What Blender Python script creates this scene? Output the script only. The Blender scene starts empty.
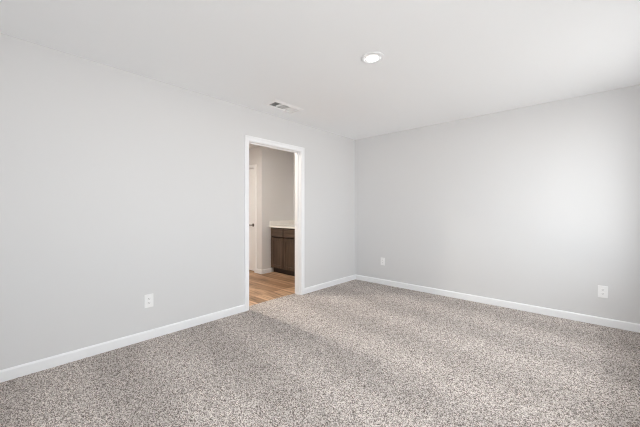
import bpy, bmesh, math
import numpy as np
from mathutils import Vector, Matrix

S = bpy.context.scene
COL = S.collection
R = math.radians

# ------------------------------------------------------------------ camera
cam_d = bpy.data.cameras.new('camera')
cam_d.sensor_fit = 'HORIZONTAL'
cam_d.sensor_width = 36.0
cam_d.lens = 36.0 * 298.0 / 640.0
cam_d.shift_y = -2.6 / 640.0
cam_d.clip_start = 0.02
cam = bpy.data.objects.new('camera', cam_d)
cam.location = (3.056, -4.290, 1.194)
cam.rotation_euler = (R(90), 0, R(42.2))
COL.objects.link(cam)
S.camera = cam

# ------------------------------------------------------------------ world, exposure
W = bpy.data.worlds.new('overcast_sky'); S.world = W
W.use_nodes = True
bg = W.node_tree.nodes['Background']
SKY, GROUND, EXPO = 6.5, 6.2, 0.03
wn = W.node_tree
wc = wn.nodes.new('ShaderNodeTexCoord'); wx = wn.nodes.new('ShaderNodeSeparateXYZ'); wr = wn.nodes.new('ShaderNodeMapRange'); wm = wn.nodes.new('ShaderNodeValToRGB')
wr.inputs[1].default_value = -1.0; wr.inputs[2].default_value = 1.0
we = wm.color_ramp.elements
stops = [(0.0, 0.22 * GROUND, (1.0, 0.99, 0.96)),      # added glow from below, kept dim to calm the ceiling by the windows
         (0.30, 0.50 * GROUND, (1.0, 0.99, 0.96)),
         (0.485, 1.15 * GROUND, (1.0, 0.99, 0.97)),    # brighter band added under the horizon to lift the far ceiling
         (0.515, SKY, (0.94, 0.98, 1.0))]              # bright overcast sky
while len(we) < len(stops): we.new(0.5)
for q, (p_, k_, c_) in zip(we, stops): q.position = p_; q.color = (c_[0] * k_, c_[1] * k_, c_[2] * k_, 1)
wn.links.new(wc.outputs['Generated'], wx.inputs[0]); wn.links.new(wx.outputs['Z'], wr.inputs[0])
wn.links.new(wr.outputs[0], wm.inputs[0]); wn.links.new(wm.outputs[0], bg.inputs[0])
bg.inputs[1].default_value = 1.0
vs = S.view_settings
S.display_settings.display_device = 'sRGB'
vs.view_transform = 'Standard'; vs.look = 'None'
vs.exposure = EXPO; vs.gamma = 1.0; vs.use_curve_mapping = False
cy = S.cycles
cy.max_bounces = 14; cy.diffuse_bounces = 10; cy.glossy_bounces = 4
cy.use_denoising = True
cy.denoising_input_passes = 'RGB_ALBEDO_NORMAL'; cy.denoising_prefilter = 'NONE'
cy.filter_width = 1.1
cy.sample_clamp_indirect = 6.0

# ------------------------------------------------------------------ dimensions (metres)
H = 2.44                      # ceiling
RX, FY = 3.56, -5.15          # right wall, wall behind the camera
T = 0.12                      # partition thickness
OY0, OY1, OZ = -2.197, -1.331, 2.036     # clear opening of the doorway in the left wall
BX0, BY0 = -3.2, -4.2         # far limits of the bathroom
CX, CY = -1.59, -0.826        # corner of the closet inside the bathroom
BF = -0.010                   # bathroom floor level
SUB = -0.016                  # top of the slab under the carpet
WIN = [(-1.95, -0.50, 0.70, 2.16), (-3.90, -2.60, 0.70, 2.16)]   # windows in the right wall (y0, y1, z0, z1)
FWIN = [(1.9, 3.3, 0.70, 2.16)]                                # window in the wall behind the camera (x0, x1, z0, z1)

def portal(name, loc, rot, sx, sz):
    l = bpy.data.lights.new(name, 'AREA'); l.shape = 'RECTANGLE'; l.size = sx; l.size_y = sz
    l.cycles.is_portal = True
    o = bpy.data.objects.new(name, l); o.location = loc; o.rotation_euler = rot
    COL.objects.link(o)
for (a, b, z0, z1) in WIN:
    portal('window_daylight', (RX + 0.16, (a + b) / 2, (z0 + z1) / 2), (0, R(90), 0), z1 - z0, b - a)
for (a, b, z0, z1) in FWIN:
    portal('window_daylight', ((a + b) / 2, FY - 0.16, (z0 + z1) / 2), (R(90), 0, 0), b - a, z1 - z0)

# ------------------------------------------------------------------ material helpers
def mat(name, col, rough=0.5, metal=0.0, spec=0.5):
    m = bpy.data.materials.new(name); m.use_nodes = True
    b = m.node_tree.nodes['Principled BSDF']
    b.inputs['Base Color'].default_value = (*col, 1)
    b.inputs['Roughness'].default_value = rough
    b.inputs['Metallic'].default_value = metal
    b.inputs['Specular IOR Level'].default_value = spec
    return m
def N(m, t, **kw):
    n = m.node_tree.nodes.new(t)
    for k, v in kw.items(): setattr(n, k, v)
    return n
def L(m, a, b): m.node_tree.links.new(a, b)
def bsdf(m): return m.node_tree.nodes['Principled BSDF']
def coords(m): return N(m, 'ShaderNodeTexCoord').outputs['Object']
def bump_noise(m, scale, strength, dist=0.001, detail=3):
    t = N(m, 'ShaderNodeTexNoise'); t.inputs['Scale'].default_value = scale; t.inputs['Detail'].default_value = detail
    L(m, coords(m), t.inputs['Vector'])
    b = N(m, 'ShaderNodeBump'); b.inputs['Strength'].default_value = strength; b.inputs['Distance'].default_value = dist
    L(m, t.outputs[0], b.inputs['Height']); L(m, b.outputs[0], bsdf(m).inputs['Normal'])
def ramp(m, stops):
    r = N(m, 'ShaderNodeValToRGB'); e = r.color_ramp.elements
    while len(e) < len(stops): e.new(0.5)
    for q, (p, c) in zip(e, stops): q.position = p; q.color = (*c, 1)
    return r
def math_n(m, op, a, b=None):
    n = N(m, 'ShaderNodeMath', operation=op)
    for i, v in enumerate((a, b)):
        if v is None: continue
        if isinstance(v, (int, float)): n.inputs[i].default_value = v
        else: L(m, v, n.inputs[i])
    return n.outputs[0]

M_wall = mat('warm_grey_wall_paint', (0.712, 0.712, 0.716), 0.85, spec=0.2); bump_noise(M_wall, 90, 0.12)
M_ceil = mat('flat_white_ceiling_paint', (0.940, 0.952, 0.965), 0.95, spec=0.1); bump_noise(M_ceil, 70, 0.18)
M_trim = mat('white_semigloss_trim', (0.895, 0.903, 0.918), 0.35); bump_noise(M_trim, 14, 0.04)
M_plate = mat('white_outlet_plastic', (0.91, 0.91, 0.91), 0.3); bump_noise(M_plate, 60, 0.02)
M_slot = mat('dark_slot', (0.03, 0.03, 0.03), 0.6); bump_noise(M_slot, 60, 0.02)
M_vent = mat('white_enamelled_steel', (0.96, 0.96, 0.96), 0.4); bump_noise(M_vent, 30, 0.03)
M_duct = mat('dull_duct_lining', (0.30, 0.30, 0.30), 0.8); bump_noise(M_duct, 30, 0.05)
M_handle = mat('dark_satin_nickel', (0.16, 0.15, 0.14), 0.35, 0.9); bump_noise(M_handle, 60, 0.02)
M_sub = mat('grey_subfloor', (0.35, 0.34, 0.33), 0.9); bump_noise(M_sub, 20, 0.1)

# window glass: clear pane, a little mirror
M_glass = bpy.data.materials.new('clear_window_glass'); M_glass.use_nodes = True
nt = M_glass.node_tree; nt.nodes.remove(nt.nodes['Principled BSDF'])
g1 = nt.nodes.new('ShaderNodeBsdfTransparent'); g2 = nt.nodes.new('ShaderNodeBsdfGlossy'); g2.inputs['Roughness'].default_value = 0.02
gm = nt.nodes.new('ShaderNodeMixShader'); gm.inputs[0].default_value = 0.05
nt.links.new(g1.outputs[0], gm.inputs[1]); nt.links.new(g2.outputs[0], gm.inputs[2])
nt.links.new(gm.outputs[0], nt.nodes['Material Output'].inputs['Surface'])

# carpet: flecked twist yarns plus the lay of the pile left by vacuum strokes, and shade painted along one wall
M_carpet = mat('flecked_frieze_carpet', (0.4, 0.37, 0.34), 0.95, spec=0.05)
m = M_carpet
co = coords(m)
v = N(m, 'ShaderNodeTexVoronoi'); v.inputs['Scale'].default_value = 205; L(m, co, v.inputs['Vector'])
n1 = N(m, 'ShaderNodeTexNoise'); n1.inputs['Scale'].default_value = 130; n1.inputs['Detail'].default_value = 2; L(m, co, n1.inputs['Vector'])
sep = N(m, 'ShaderNodeSeparateColor'); L(m, v.outputs['Color'], sep.inputs[0])
fac = math_n(m, 'ADD', math_n(m, 'MULTIPLY', sep.outputs[0], 0.72), math_n(m, 'MULTIPLY', n1.outputs[0], 0.28))
rc = ramp(m, [(0.21, (0.165, 0.138, 0.124)), (0.38, (0.37, 0.325, 0.298)), (0.55, (0.575, 0.517, 0.482)), (0.76, (0.815, 0.752, 0.708))])
L(m, fac, rc.inputs[0])
sx = N(m, 'ShaderNodeSeparateXYZ'); L(m, co, sx.inputs[0])
wob = N(m, 'ShaderNodeTexNoise'); wob.inputs['Scale'].default_value = 1.1; wob.inputs['Detail'].default_value = 2; L(m, co, wob.inputs['Vector'])
yy = math_n(m, 'ADD', sx.outputs['Y'], math_n(m, 'ADD', math_n(m, 'MULTIPLY', sx.outputs['X'], 0.13), math_n(m, 'MULTIPLY', wob.outputs[0], 0.2)))
tri = math_n(m, 'PINGPONG', math_n(m, 'ADD', yy, 6.25), 0.35)       # strokes ~0.35 m wide
ss = N(m, 'ShaderNodeMapRange', interpolation_type='SMOOTHSTEP')
for i, q in zip((1, 2, 3, 4), (0.05, 0.29, 0.92, 1.06)): ss.inputs[i].default_value = q
L(m, tri, ss.inputs[0])
blot = N(m, 'ShaderNodeTexNoise'); blot.inputs['Scale'].default_value = 2.6; blot.inputs['Detail'].default_value = 3; L(m, co, blot.inputs['Vector'])
bl = N(m, 'ShaderNodeMapRange')
for i, q in zip((1, 2, 3, 4), (0.3, 0.7, 0.96, 1.04)): bl.inputs[i].default_value = q
L(m, blot.outputs[0], bl.inputs[0])
edge = N(m, 'ShaderNodeMapRange', interpolation_type='SMOOTHSTEP')     # window-sill shade painted in, with a vacuum stroke, along the right-hand wall
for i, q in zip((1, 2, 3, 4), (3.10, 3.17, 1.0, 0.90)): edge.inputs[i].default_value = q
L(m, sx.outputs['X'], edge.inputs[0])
lay_shade = math_n(m, 'MULTIPLY', math_n(m, 'MULTIPLY', ss.outputs[0], edge.outputs[0]), bl.outputs[0])
vm = N(m, 'ShaderNodeVectorMath', operation='SCALE'); L(m, rc.outputs[0], vm.inputs[0]); L(m, lay_shade, vm.inputs['Scale'])
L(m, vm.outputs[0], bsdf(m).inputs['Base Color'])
bp = N(m, 'ShaderNodeBump'); bp.inputs['Strength'].default_value = 0.7; bp.inputs['Distance'].default_value = 0.004
L(m, fac, bp.inputs['Height']); L(m, bp.outputs[0], bsdf(m).inputs['Normal'])

# bathroom floor: warm oak planks running along x
M_wood = mat('warm_oak_planks', (0.4, 0.25, 0.15), 0.45, spec=0.35)
m = M_wood
co = coords(m)
br = N(m, 'ShaderNodeTexBrick'); br.offset = 0.37; br.offset_frequency = 1
for k, q in (('Scale', 1.0), ('Brick Width', 1.2), ('Row Height', 0.15), ('Mortar Size', 0.0016), ('Bias', 0.0)): br.inputs[k].default_value = q
br.inputs['Color1'].default_value = (0.27, 0.155, 0.088, 1); br.inputs['Color2'].default_value = (0.60, 0.40, 0.26, 1); br.inputs['Mortar'].default_value = (0.13, 0.07, 0.035, 1)
L(m, co, br.inputs['Vector'])
mp = N(m, 'ShaderNodeMapping'); mp.inputs['Scale'].default_value = (1.6, 17, 1); L(m, co, mp.inputs['Vector'])
gr = N(m, 'ShaderNodeTexNoise'); gr.inputs['Scale'].default_value = 1.3; gr.inputs['Detail'].default_value = 5; gr.inputs['Distortion'].default_value = 0.6; L(m, mp.outputs[0], gr.inputs['Vector'])
rg = ramp(m, [(0.3, (0.34, 0.28, 0.23)), (0.5, (0.95, 0.93, 0.9)), (0.72, (1.25, 1.22, 1.18))]); L(m, gr.outputs[0], rg.inputs[0])
mx = N(m, 'ShaderNodeMix', data_type='RGBA', blend_type='MULTIPLY'); mx.inputs['Factor'].default_value = 1.0
L(m, br.outputs['Color'], mx.inputs['A']); L(m, rg.outputs[0], mx.inputs['B']); L(m, mx.outputs['Result'], bsdf(m).inputs['Base Color'])

# vanity: dark stained wood with vertical grain
def dark_wood(name, sc):
    m = mat(name, (0.06, 0.04, 0.03), 0.42, spec=0.4)
    co = coords(m)
    mp = N(m, 'ShaderNodeMapping'); mp.inputs['Scale'].default_value = sc; L(m, co, mp.inputs['Vector'])
    g = N(m, 'ShaderNodeTexNoise'); g.inputs['Scale'].default_value = 2.0; g.inputs['Detail'].default_value = 4; L(m, mp.outputs[0], g.inputs['Vector'])
    r = ramp(m, [(0.3, (0.053, 0.034, 0.023)), (0.7, (0.108, 0.072, 0.051))]); L(m, g.outputs[0], r.inputs[0])
    L(m, r.outputs[0], bsdf(m).inputs['Base Color'])
    return m
M_cab = dark_wood('espresso_stained_wood', (14, 14, 1.2))
M_cabh = dark_wood('espresso_stained_wood_level_grain', (1.2, 14, 14))
M_kick = mat('espresso_toe_kick', (0.035, 0.024, 0.018), 0.6); bump_noise(M_kick, 20, 0.05)
M_stone = mat('white_cultured_marble', (0.84, 0.82, 0.79), 0.2)
m = M_stone
nz = N(m, 'ShaderNodeTexNoise'); nz.inputs['Scale'].default_value = 5; nz.inputs['Detail'].default_value = 5; nz.inputs['Distortion'].default_value = 1.5; L(m, coords(m), nz.inputs['Vector'])
r = ramp(m, [(0.35, (0.82, 0.80, 0.77)), (0.6, (0.87, 0.855, 0.83))]); L(m, nz.outputs[0], r.inputs[0]); L(m, r.outputs[0], bsdf(m).inputs['Base Color'])

def emit(name, col, st):
    m = mat(name, (0.9, 0.9, 0.9), 0.4)
    # a frosted lens, a touch brighter at its centre
    b = bsdf(m); b.inputs['Emission Color'].default_value = (*col, 1)
    g = N(m, 'ShaderNodeTexGradient', gradient_type='SPHERICAL')      # 1 at the lens centre, falling to its rim
    mp = N(m, 'ShaderNodeMapping'); mp.inputs['Scale'].default_value = (1 / 0.0565, 1 / 0.0565, 0); L(m, coords(m), mp.inputs['Vector']); L(m, mp.outputs[0], g.inputs['Vector'])
    L(m, math_n(m, 'ADD', math_n(m, 'MULTIPLY', math_n(m, 'POWER', g.outputs['Fac'], 1.2), st), 0.12), b.inputs['Emission Strength'])
    return m
M_lens = emit('lit_white_lens', (1.0, 0.985, 0.97), 24.0)
M_lensw = emit('lit_warm_lens', (1.0, 0.93, 0.825), 4600.0)

# ------------------------------------------------------------------ mesh helpers
def link(name, me, parent=None, kind=None, loc=None):
    o = bpy.data.objects.new(name, me)
    COL.objects.link(o)
    if parent: o.parent = parent
    if kind: o['kind'] = kind
    if loc: o.location = loc
    return o
def obj(name, bm, material, parent=None, kind=None, smooth=False, bevel=0.0, seg=2):
    me = bpy.data.meshes.new(name)
    bmesh.ops.recalc_face_normals(bm, faces=bm.faces)
    bm.to_mesh(me); bm.free()
    me.materials.append(material)
    if smooth:
        for p in me.polygons: p.use_smooth = True
    o = link(name, me, parent, kind)
    if bevel:
        b = o.modifiers.new('bevel', 'BEVEL'); b.width = bevel; b.segments = seg; b.limit_method = 'ANGLE'; b.angle_limit = R(40)
    return o
def box(bm, x0, x1, y0, y1, z0, z1):
    vs_ = [bm.verts.new((x, y, z)) for x in (x0, x1) for y in (y0, y1) for z in (z0, z1)]
    for f in ((0, 1, 3, 2), (4, 6, 7, 5), (0, 4, 5, 1), (2, 3, 7, 6), (0, 2, 6, 4), (1, 5, 7, 3)):
        bm.faces.new([vs_[i] for i in f])
def boxes(*bs):
    bm = bmesh.new()
    for b in bs: box(bm, *b)
    return bm
def thing(name, label, cat, loc=(0, 0, 0), rot=(0, 0, 0), group=None):
    o = bpy.data.objects.new(name, None); COL.objects.link(o)
    o.empty_display_size = 0.1
    o.location = loc; o.rotation_euler = rot
    o['label'] = label; o['category'] = cat
    if group: o['group'] = group
    return o
def tag(o, label, cat, group=None, kind=None):
    o['label'] = label; o['category'] = cat
    if group: o['group'] = group
    if kind: o['kind'] = kind
    return o

def slab(name, axis, p0, p1, u0, u1, v0, v1, holes, material):
    """Solid panel between planes p0 and p1 of `axis`, over u x v, pierced by rectangular holes (ua, ub, va, vb)."""
    us = sorted({u0, u1, *[h[0] for h in holes], *[h[1] for h in holes]})
    vz = sorted({v0, v1, *[h[2] for h in holes], *[h[3] for h in holes]})
    us = [q for q in us if u0 <= q <= u1]; vz = [q for q in vz if v0 <= q <= v1]
    def full(i, j):
        if i < 0 or j < 0 or i >= len(us) - 1 or j >= len(vz) - 1: return False
        uc, vc = (us[i] + us[i + 1]) / 2, (vz[j] + vz[j + 1]) / 2
        return not any(h[0] < uc < h[1] and h[2] < vc < h[3] for h in holes)
    bm = bmesh.new(); cache = {}
    def P(p, u, v):
        k = (p, u, v)
        if k not in cache:
            c = {0: (p, u, v), 1: (u, p, v), 2: (u, v, p)}[axis]
            cache[k] = bm.verts.new(c)
        return cache[k]
    for i in range(len(us) - 1):
        for j in range(len(vz) - 1):
            if not full(i, j): continue
            a, b, c, d = us[i], us[i + 1], vz[j], vz[j + 1]
            for p in (p0, p1): bm.faces.new([P(p, a, c), P(p, b, c), P(p, b, d), P(p, a, d)])
            for (di, dj, e) in ((-1, 0, ((a, c), (a, d))), (1, 0, ((b, c), (b, d))), (0, -1, ((a, c), (b, c))), (0, 1, ((a, d), (b, d)))):
                if not full(i + di, j + dj):
                    (ua, va), (ub, vb) = e
                    bm.faces.new([P(p0, ua, va), P(p0, ub, vb), P(p1, ub, vb), P(p1, ua, va)])
    return obj(name, bm, material, kind='structure')

def sweep(name, path, prof, frame, material, parent=None, kind='structure'):
    """Sweep profile (d across, h off the wall) along a mitred polyline `path` of (u, v); d is measured to the left of travel. frame(u, v, h) -> xyz."""
    bm = bmesh.new(); rings = []
    n = len(path)
    for i, p in enumerate(path):
        p = Vector(p); dirs = []
        if i > 0: dirs.append((p - Vector(path[i - 1])).normalized())
        if i < n - 1: dirs.append((Vector(path[i + 1]) - p).normalized())
        ns = [Vector((-d.y, d.x)) for d in dirs]
        m_ = sum(ns, Vector((0, 0))).normalized(); m_ /= max(0.2, m_.dot(ns[0]))
        rings.append([bm.verts.new(frame(*(p + m_ * d), h)) for d, h in prof])
    k = len(prof)
    for a, b in zip(rings, rings[1:]):
        for j in range(k): bm.faces.new([a[j], a[(j + 1) % k], b[(j + 1) % k], b[j]])
    bm.faces.new(rings[0]); bm.faces.new(rings[-1][::-1])
    return obj(name, bm, material, parent, kind)

def cyl(bm, r, z0, z1, seg=32, c=(0, 0)):
    a = [bm.verts.new((c[0] + r * math.cos(t), c[1] + r * math.sin(t), z0)) for t in [2 * math.pi * i / seg for i in range(seg)]]
    b = [bm.verts.new((v_.co.x, v_.co.y, z1)) for v_ in a]
    bm.faces.new(a); bm.faces.new(b)
    for i in range(seg): bm.faces.new([a[i], a[(i + 1) % seg], b[(i + 1) % seg], b[i]])
def lathe(prof, seg=48):
    bm = bmesh.new()
    rows = [[bm.verts.new((r * math.cos(2 * math.pi * i / seg), r * math.sin(2 * math.pi * i / seg), z)) for i in range(seg)] for r, z in prof]
    for a, b in zip(rows, rows[1:] + rows[:1]):
        for i in range(seg): bm.faces.new([a[i], a[(i + 1) % seg], b[(i + 1) % seg], b[i]])
    return bm

# ------------------------------------------------------------------ the shell
VX0, VX1, VY0, VY1 = 0.270, 0.410, -2.125, -1.755         # throat of the ceiling vent
slab('ceiling', 2, H, H + 0.1, BX0 - T, RX + 0.2, FY - 0.2, 0.2, [(VX0, VX1, VY0, VY1)], M_ceil)
slab('floor', 2, SUB - 0.12, SUB, -T - 0.02, RX + 0.2, FY - 0.2, 0.2, [], M_sub)
slab('floor_bathroom', 2, SUB - 0.12, BF, BX0 - T, -T - 0.02, BY0 - T, 0.2, [], M_wood)
slab('wall_left', 0, -T, 0.0, FY - 0.2, 0.2, SUB, H, [(OY0 - 0.018, OY1 + 0.018, SUB, OZ + 0.018)], M_wall)
slab('wall_back', 1, 0.0, 0.2, 0.0, RX + 0.2, SUB, H, [], M_wall)
slab('wall_right', 0, RX, RX + 0.15, FY - 0.2, 0.2, SUB, H, WIN, M_wall)
slab('wall_front', 1, FY - 0.15, FY, 0.0, RX + 0.2, SUB, H, FWIN, M_wall)
# bathroom beyond the doorway
DX0, DX1, DZ = -2.590, -1.818, 2.036                       # clear opening of the closet door
slab('wall_bathroom_back', 1, 0.0, 0.2, BX0 - T, -T, BF, H, [], M_wall)
slab('wall_bathroom_front', 1, BY0 - T, BY0, BX0 - T, -T, BF, H, [], M_wall)
slab('wall_bathroom_left', 0, BX0 - T, BX0, BY0, 0.0, BF, H, [], M_wall)
slab('wall_closet_front', 1, CY, CY + T, BX0, CX, BF, H, [(DX0 - 0.018, DX1 + 0.018, BF, DZ + 0.018)], M_wall)
slab('wall_closet_side', 0, CX - T, CX, CY + T, 0.0, BF, H, [], M_wall)

# ------------------------------------------------------------------ carpet
def carpet():
    rng = np.random.default_rng(4)
    st = 0.0062
    def patch(x0, x1, y0, y1):
        xs = np.linspace(x0, x1, int(round((x1 - x0) / st)) + 1); ys = np.linspace(y0, y1, int(round((y1 - y0) / st)) + 1)
        X, Y = np.meshgrid(xs, ys, indexing='ij')
        Z = -0.004 + rng.uniform(-0.0036, 0.0036, X.shape)
        X = X + rng.uniform(-.25, .25, X.shape) * st; Y = Y + rng.uniform(-.25, .25, X.shape) * st
        X = np.clip(X, x0, x1); Y = np.clip(Y, y0, y1)
        i = np.arange(X.size).reshape(X.shape)
        q = np.stack([i[:-1, :-1], i[1:, :-1], i[1:, 1:], i[:-1, 1:]], -1).reshape(-1, 4)
        return X, Y, Z, q
    X, Y, Z, q = patch(0.001, RX - 0.001, FY + 0.001, -0.001)
    X2, Y2, Z2, q2 = patch(-T - 0.018, 0.001, OY0 + 0.001, OY1 - 0.001)
    Z2[:3, :] = np.array([SUB, -0.010, -0.005])[:, None]
    co = np.concatenate([np.stack([a.ravel(), b.ravel(), c.ravel()], -1) for a, b, c in ((X, Y, Z), (X2, Y2, Z2))])
    faces = np.concatenate([q, q2 + X.size])
    me = bpy.data.meshes.new('carpet')
    me.vertices.add(len(co)); me.vertices.foreach_set('co', co.astype(np.float32).ravel())
    me.loops.add(faces.size); me.loops.foreach_set('vertex_index', faces.astype(np.int32).ravel())
    me.polygons.add(len(faces)); me.polygons.foreach_set('loop_start', np.arange(0, faces.size, 4, dtype=np.int32))
    me.update(calc_edges=True); me.validate()
    me.materials.append(M_carpet)
    for_s = np.ones(len(faces), dtype=bool); me.polygons.foreach_set('use_smooth', for_s)
    o = link('carpet', me)
    tag(o, 'flecked beige and taupe twist-pile carpet with faint vacuum tracks, wall to wall', 'carpet', kind='stuff')
carpet()

# ------------------------------------------------------------------ trim
BB = 0.083
bprof = [(0, 0), (0, 0.013), (0.070, 0.013), (0.076, 0.0105), (0.080, 0.0060), (BB, 0.0035), (BB, 0)]   # (height, off wall)
def baseboard(name, p0, p1, nrm, z=-0.003):
    """Straight run from p0 to p1 on the floor plan; nrm points into the room."""
    bm = bmesh.new(); rings = []
    for p in (p0, p1): rings.append([bm.verts.new((p[0] + nrm[0] * h, p[1] + nrm[1] * h, z + d)) for d, h in bprof])
    k = len(bprof)
    for j in range(k): bm.faces.new([rings[0][j], rings[0][(j + 1) % k], rings[1][(j + 1) % k], rings[1][j]])
    bm.faces.new(rings[0]); bm.faces.new(rings[1])
    return obj(name, bm, M_trim, kind='structure')
CW = 0.060
yl, yr = OY0 - 0.005, OY1 + 0.005
baseboard('baseboard_left', (0, FY), (0, yl - CW), (1, 0))
baseboard('baseboard_left', (0, yr + CW), (0, 0), (1, 0))
baseboard('baseboard_back', (0.013, 0), (RX - 0.013, 0), (0, -1))
baseboard('baseboard_right', (RX, FY), (RX, 0), (-1, 0))
baseboard('baseboard_front', (0.013, FY), (RX - 0.013, FY), (0, 1))
baseboard('baseboard_closet_front', (DX1 + 0.005 + CW - 0.003, CY), (CX + 0.013, CY), (0, -1), BF)
baseboard('baseboard_closet_side', (CX, CY), (CX, -0.60), (1, 0), BF)
baseboard('baseboard_bathroom', (-T, BY0), (-T, OY0 - 0.03), (-1, 0), BF)

# casing profile: (across, off the wall); the inner edge is thin, the back band proud
cprof = [(0, 0), (0, 0.010), (0.006, 0.012), (0.030, 0.013), (0.040, 0.0165), (0.052, 0.018), (0.058, 0.016), (CW, 0.012), (CW, 0)]
sweep('trim_1', [(yl, -0.004), (yl, OZ + 0.005), (yr, OZ + 0.005), (yr, -0.004)], cprof, lambda u, v, h: (h, u, v), M_trim)
dl, dr = DX0 - 0.005, DX1 + 0.005
sweep('trim_2', [(dl, BF), (dl, DZ + 0.005), (dr, DZ + 0.005), (dr, BF)], cprof, lambda u, v, h: (u, CY - h, v), M_trim)
# jambs with their stops
def jamb(name, path, depth0, depth1, s0, s1, frame):
    bm_prof = [(0, depth0), (0, s0), (-0.011, s0), (-0.011, s1), (0, s1), (0, depth1), (0.018, depth1), (0.018, depth0)]
    return sweep(name, path, bm_prof, frame, M_trim)
jamb('trim_3', [(OY0, SUB), (OY0, OZ), (OY1, OZ), (OY1, SUB)], 0.0, T + 0.001, 0.045, 0.080, lambda u, v, h: (-h, u, v))
jamb('trim_4', [(DX0, BF), (DX0, DZ), (DX1, DZ), (DX1, BF)], 0.0, T, 0.050, 0.085, lambda u, v, h: (u, CY + h, v))

# ------------------------------------------------------------------ windows (right wall and behind the camera)
def window(name, a, b, z0, z1, frame):
    """frame(u, off, z) -> xyz, off grows outwards from the room face."""
    def fb(bm, u0, u1, o0, o1, za, zb):
        p, q = frame(u0, o0, za), frame(u1, o1, zb)
        box(bm, min(p[0], q[0]), max(p[0], q[0]), min(p[1], q[1]), max(p[1], q[1]), za, zb)
    f = 0.045; zm = (z0 + z1) / 2
    bm = bmesh.new()
    for (u0, u1, za, zb) in ((a, a + f, z0, z1), (b - f, b, z0, z1), (a + f, b - f, z0, z0 + f), (a + f, b - f, z1 - f, z1)):
        fb(bm, u0, u1, 0.07, 0.14, za, zb)
    w = obj(name, bm, M_trim, kind='structure')
    bm = bmesh.new(); fb(bm, a + f, b - f, 0.085, 0.125, zm - 0.022, zm + 0.022)
    obj('meeting_rail', bm, M_trim, w)
    for (za, zb) in ((z0 + f, zm - 0.022), (zm + 0.022, z1 - f)):
        bm = bmesh.new(); fb(bm, a + f, b - f, 0.102, 0.106, za, zb)
        obj('pane', bm, M_glass, w)
    bm = bmesh.new(); fb(bm, a - 0.03, b + 0.03, -0.03, 0.0, z0 - 0.022, z0); fb(bm, a, b, 0.0, 0.07, z0 - 0.0, z0 + 0.004)
    obj('sill', bm, M_trim, w, bevel=0.004)
for i, (a, b, z0, z1) in enumerate(WIN):
    window('window_%d' % (i + 1), a, b, z0, z1, lambda u, o, z: (RX + o, u, z))
for i, (a, b, z0, z1) in enumerate(FWIN):
    window('window_%d' % (i + 3), a, b, z0, z1, lambda u, o, z: (u, FY - o, z))

# ------------------------------------------------------------------ closet door in the bathroom
def closet_door():
    x0, x1, z0, z1 = DX0 + 0.004, DX1 - 0.004, BF + 0.022, DZ - 0.004
    yf = CY + 0.012
    st = 0.115
    bm = boxes((x0, x1, yf + 0.012, yf + 0.036, z0, z1),
               (x0, x0 + st, yf, yf + 0.012, z0, z1), (x1 - st, x1, yf, yf + 0.012, z0, z1),
               (x0 + st, x1 - st, yf, yf + 0.012, z1 - st, z1), (x0 + st, x1 - st, yf, yf + 0.012, z0, z0 + 0.20),
               (x0 + st, x1 - st, yf, yf + 0.012, 0.86, 1.02))
    d = obj('door_1', bm, M_trim, kind='structure')
    for (za, zb) in ((z0 + 0.20, 0.86), (1.02, z1 - st)):
        obj('door_panel', boxes((x0 + st + 0.03, x1 - st - 0.03, yf + 0.004, yf + 0.0125, za + 0.03, zb - 0.03)), M_trim, d, bevel=0.006)
    # lever handle
    hx, hz = -1.872, 0.915
    bm = bmesh.new(); cyl(bm, 0.031, 0, 0.010, 32); cyl(bm, 0.011, 0.010, 0.050, 20)
    bmesh.ops.transform(bm, matrix=Matrix.Translation((hx, yf, hz)) @ Matrix.Rotation(R(90), 4, 'X'), verts=bm.verts)
    h = obj('door_handle', bm, M_handle, d, bevel=0.002)
    bm = boxes((hx - 0.112, hx + 0.012, yf - 0.060, yf - 0.046, hz - 0.010, hz + 0.010))
    obj('lever', bm, M_handle, h, bevel=0.006, seg=3)
closet_door()

# ------------------------------------------------------------------ vanity
def vanity():
    x0, x1 = CX + 0.003, -T - 0.003
    yfr, yb = -0.597, -0.003
    zt = 0.872
    t = thing('vanity_cabinet', 'dark brown stained vanity cabinet standing on the wood floor beyond the doorway', 'cabinet', (x0, yfr, BF))
    X = x1 - x0; D = yb - yfr; Z = zt - BF
    fill = 0.034; zd = Z - 0.022
    obj('body', boxes((0, X, 0.024, D, 0.095, Z), (0, fill - 0.002, -0.008, 0.024, 0.095, Z), (X - fill + 0.002, X, -0.008, 0.024, 0.095, Z),
                      (fill - 0.002, X - fill + 0.002, -0.008, 0.024, zd + 0.008, Z)), M_cab, t)
    obj('toe_kick', boxes((0, X, 0.060, D, 0.0, 0.095)), M_kick, t)
    n, gap = 4, 0.024
    w = (X - 2 * fill) / n
    dh = 0.150
    for i in range(n):
        a, b = fill + i * w + gap / 2, fill + (i + 1) * w - gap / 2
        dr_ = obj('drawer', boxes((a, b, -0.026, -0.002, zd - dh, zd)), M_cabh, t, bevel=0.004)
        za, zb = 0.110, zd - dh - 0.024
        s = 0.057
        bm = boxes((a, a + s, -0.026, -0.002, za, zb), (b - s, b, -0.026, -0.002, za, zb),
                   (a + s, b - s, -0.026, -0.002, za, za + s), (a + s, b - s, -0.026, -0.002, zb - s, zb))
        dd = obj('door', bm, M_cab, t, bevel=0.002)
        obj('door_panel', boxes((a + s, b - s, -0.015, -0.002, za + s, zb - s)), M_cab, dd)
    c = thing('countertop', 'white countertop with low backsplash lying on the dark vanity cabinet', 'countertop', (x0, yfr, zt))
    obj('top', boxes((0, X, -0.045, D, 0.0, 0.030)), M_stone, c, bevel=0.005, seg=3)
    obj('side_splash', boxes((0, 0.020, -0.040, D - 0.0205, 0.030, 0.130)), M_stone, c, bevel=0.003)
    obj('backsplash', boxes((0, X, D - 0.020, D, 0.030, 0.130)), M_stone, c, bevel=0.003)
vanity()

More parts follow.
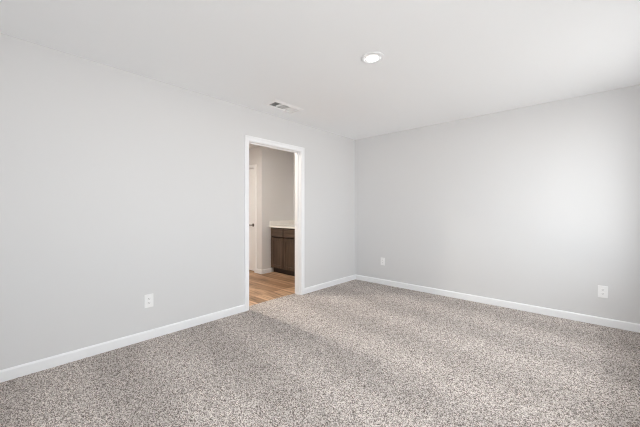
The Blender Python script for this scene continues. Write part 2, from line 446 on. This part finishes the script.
# ------------------------------------------------------------------ outlets
def outlet(loc, rz, label):
    """Plate lies in local xz, faces local -y, root at the plate's bottom centre on the wall."""
    t = thing('wall_outlet', label, 'outlet', loc, (0, 0, rz), 'duplex outlets low on the walls')
    w, h = 0.078, 0.124
    obj('cover_plate', boxes((-w / 2, w / 2, -0.0065, 0, 0, h)), M_plate, t, bevel=0.003, seg=3)
    for s in (-1, 1):
        zc = h / 2 + s * 0.0195
        bm = bmesh.new(); ring = []
        for k in range(32):                                  # rounded face with flat top and bottom
            an = 2 * math.pi * k / 32
            ring.append((0.0172 * math.cos(an), max(-0.0135, min(0.0135, 0.0172 * math.sin(an)))))
        a = [bm.verts.new((x, -0.0095, zc + z)) for x, z in ring]; b = [bm.verts.new((x, -0.006, zc + z)) for x, z in ring]
        bm.faces.new(a); bm.faces.new(b)
        for k in range(32): bm.faces.new([a[k], a[(k + 1) % 32], b[(k + 1) % 32], b[k]])
        rcp = obj('receptacle', bm, M_plate, t)
        bm = boxes((-0.0075, -0.0053, -0.0098, -0.009, zc - 0.001, zc + 0.008), (0.0053, 0.0075, -0.0098, -0.009, zc, zc + 0.0075))
        g = bmesh.new(); cyl(g, 0.0026, 0.009, 0.0098, 14)
        bmesh.ops.transform(g, matrix=Matrix.Translation((0, 0, zc - 0.0065)) @ Matrix.Rotation(R(90), 4, 'X'), verts=g.verts)
        me = bpy.data.meshes.new('tmp'); g.to_mesh(me); g.free(); bm.from_mesh(me); bpy.data.meshes.remove(me)
        so = obj('slots', bm, M_slot, rcp); so['label'] = 'dark plug slots'
    bm = bmesh.new(); cyl(bm, 0.0032, 0.006, 0.0078, 16)
    bmesh.ops.transform(bm, matrix=Matrix.Translation((0, 0, h / 2)) @ Matrix.Rotation(R(90), 4, 'X'), verts=bm.verts)
    obj('screw', bm, M_vent, t)
    return t
outlet((0.0005, -3.302, 0.293), R(90), 'white duplex outlet on the left wall, left of the doorway')
outlet((0.551, -0.0005, 0.308), 0, 'white duplex outlet on the back wall near the room corner')
outlet((3.154, -0.0005, 0.288), 0, 'white duplex outlet on the back wall at the far right of the photo')

# ------------------------------------------------------------------ ceiling vent
def vent():
    xc, yc = (VX0 + VX1) / 2, (VY0 + VY1) / 2
    t = thing('ceiling_vent', 'white three-section louvred air vent in the ceiling near the left wall', 'vent', (xc, yc, H))
    hx, hy = (VX1 - VX0) / 2, (VY1 - VY0) / 2
    e = 0.042
    bm = bmesh.new()                                  # stamped face: slopes from the ceiling down to a flat lip
    loops = []
    for g, z in ((e, -0.0004), (e, -0.002), (0.016, -0.012), (0.0, -0.012), (0.0, -0.0004)):
        loops.append([bm.verts.new((sx_ * (hx + g), sy_ * (hy + g), z)) for sx_, sy_ in ((-1, -1), (1, -1), (1, 1), (-1, 1))])
    for p, q in zip(loops, loops[1:] + loops[:1]):
        for i in range(4): bm.faces.new([p[i], p[(i + 1) % 4], q[(i + 1) % 4], q[i]])
    obj('frame', bm, M_vent, t)
    # sheet-metal throat going up into the ceiling
    k = 0.003
    bm = boxes((-hx, -hx + k, -hy, hy, 0, 0.22), (hx - k, hx, -hy, hy, 0, 0.22), (-hx + k, hx - k, -hy, -hy + k, 0, 0.22), (-hx + k, hx - k, hy - k, hy, 0, 0.22), (-hx, hx, -hy, hy, 0.22, 0.223))
    obj('duct', bm, M_duct, t)
    third = 2 * hy / 3
    for s in (-1, 1): 
        y = s * third / 2
        obj('divider', boxes((-hx + k, hx - k, y - 0.006, y + 0.006, -0.0065, 0.016)), M_vent, t)
    def blades(y0, y1, along_x, tilt, n):
        bm = bmesh.new()
        for i in range(n):
            f = (i + 0.5) / n
            g = bmesh.new()
            if along_x:
                box(g, -hx + k, hx - k, -0.0085, 0.0085, -0.0006, 0.0006)
                M = Matrix.Translation((0, y0 + f * (y1 - y0), 0.004)) @ Matrix.Rotation(tilt, 4, 'X')
            else:
                box(g, -0.0085, 0.0085, y0, y1, -0.0006, 0.0006)
                M = Matrix.Translation((-hx + k + f * 2 * (hx - k), 0, 0.004)) @ Matrix.Rotation(tilt, 4, 'Y')
            bmesh.ops.transform(g, matrix=M, verts=g.verts)
            me = bpy.data.meshes.new('tmp'); g.to_mesh(me); g.free(); bm.from_mesh(me); bpy.data.meshes.remove(me)
        return bm
    obj('louvre_bank', blades(-hy + 0.004, -third / 2 - 0.007, True, R(32), 9), M_vent, t)
    obj('louvre_bank', blades(-third / 2 + 0.007, third / 2 - 0.007, False, R(48), 11), M_vent, t)
    obj('louvre_bank', blades(third / 2 + 0.007, hy - 0.004, True, R(-42), 9), M_vent, t)
    for s in (-1, 1):
        bm = bmesh.new(); cyl(bm, 0.004, -0.0135, -0.008, 14, (0, s * (hy + 0.008)))
        obj('screw', bm, M_vent, t)
vent()

# ------------------------------------------------------------------ recessed downlights
def downlight(x, y, lens, label):
    t = thing('recessed_downlight', label, 'ceiling light', (x, y, H))
    obj('trim_ring', lathe([(0.068, 0.0), (0.068, -0.005), (0.074, -0.008), (0.088, -0.007), (0.094, -0.004), (0.094, -0.0003)]), M_trim, t, smooth=True)
    bm = bmesh.new()
    rows = [(0.0675, -0.0045), (0.050, -0.0075), (0.025, -0.009)]
    pr = [[bm.verts.new((r_ * math.cos(2 * math.pi * i / 40), r_ * math.sin(2 * math.pi * i / 40), z)) for i in range(40)] for r_, z in rows]
    for a, b in zip(pr, pr[1:]):
        for i in range(40): bm.faces.new([a[i], a[(i + 1) % 40], b[(i + 1) % 40], b[i]])
    bm.faces.new(pr[-1])
    o = obj('lens', bm, lens, t, smooth=True); o['label'] = 'glowing frosted lens'
    return t
downlight(1.744, -2.209, M_lens, 'lit round white downlight in the bedroom ceiling')
downlight(-1.00, -2.20, M_lensw, 'unseen warm downlight added to light the room beyond the doorway')  # out of view, put in to give the bathroom its warm light
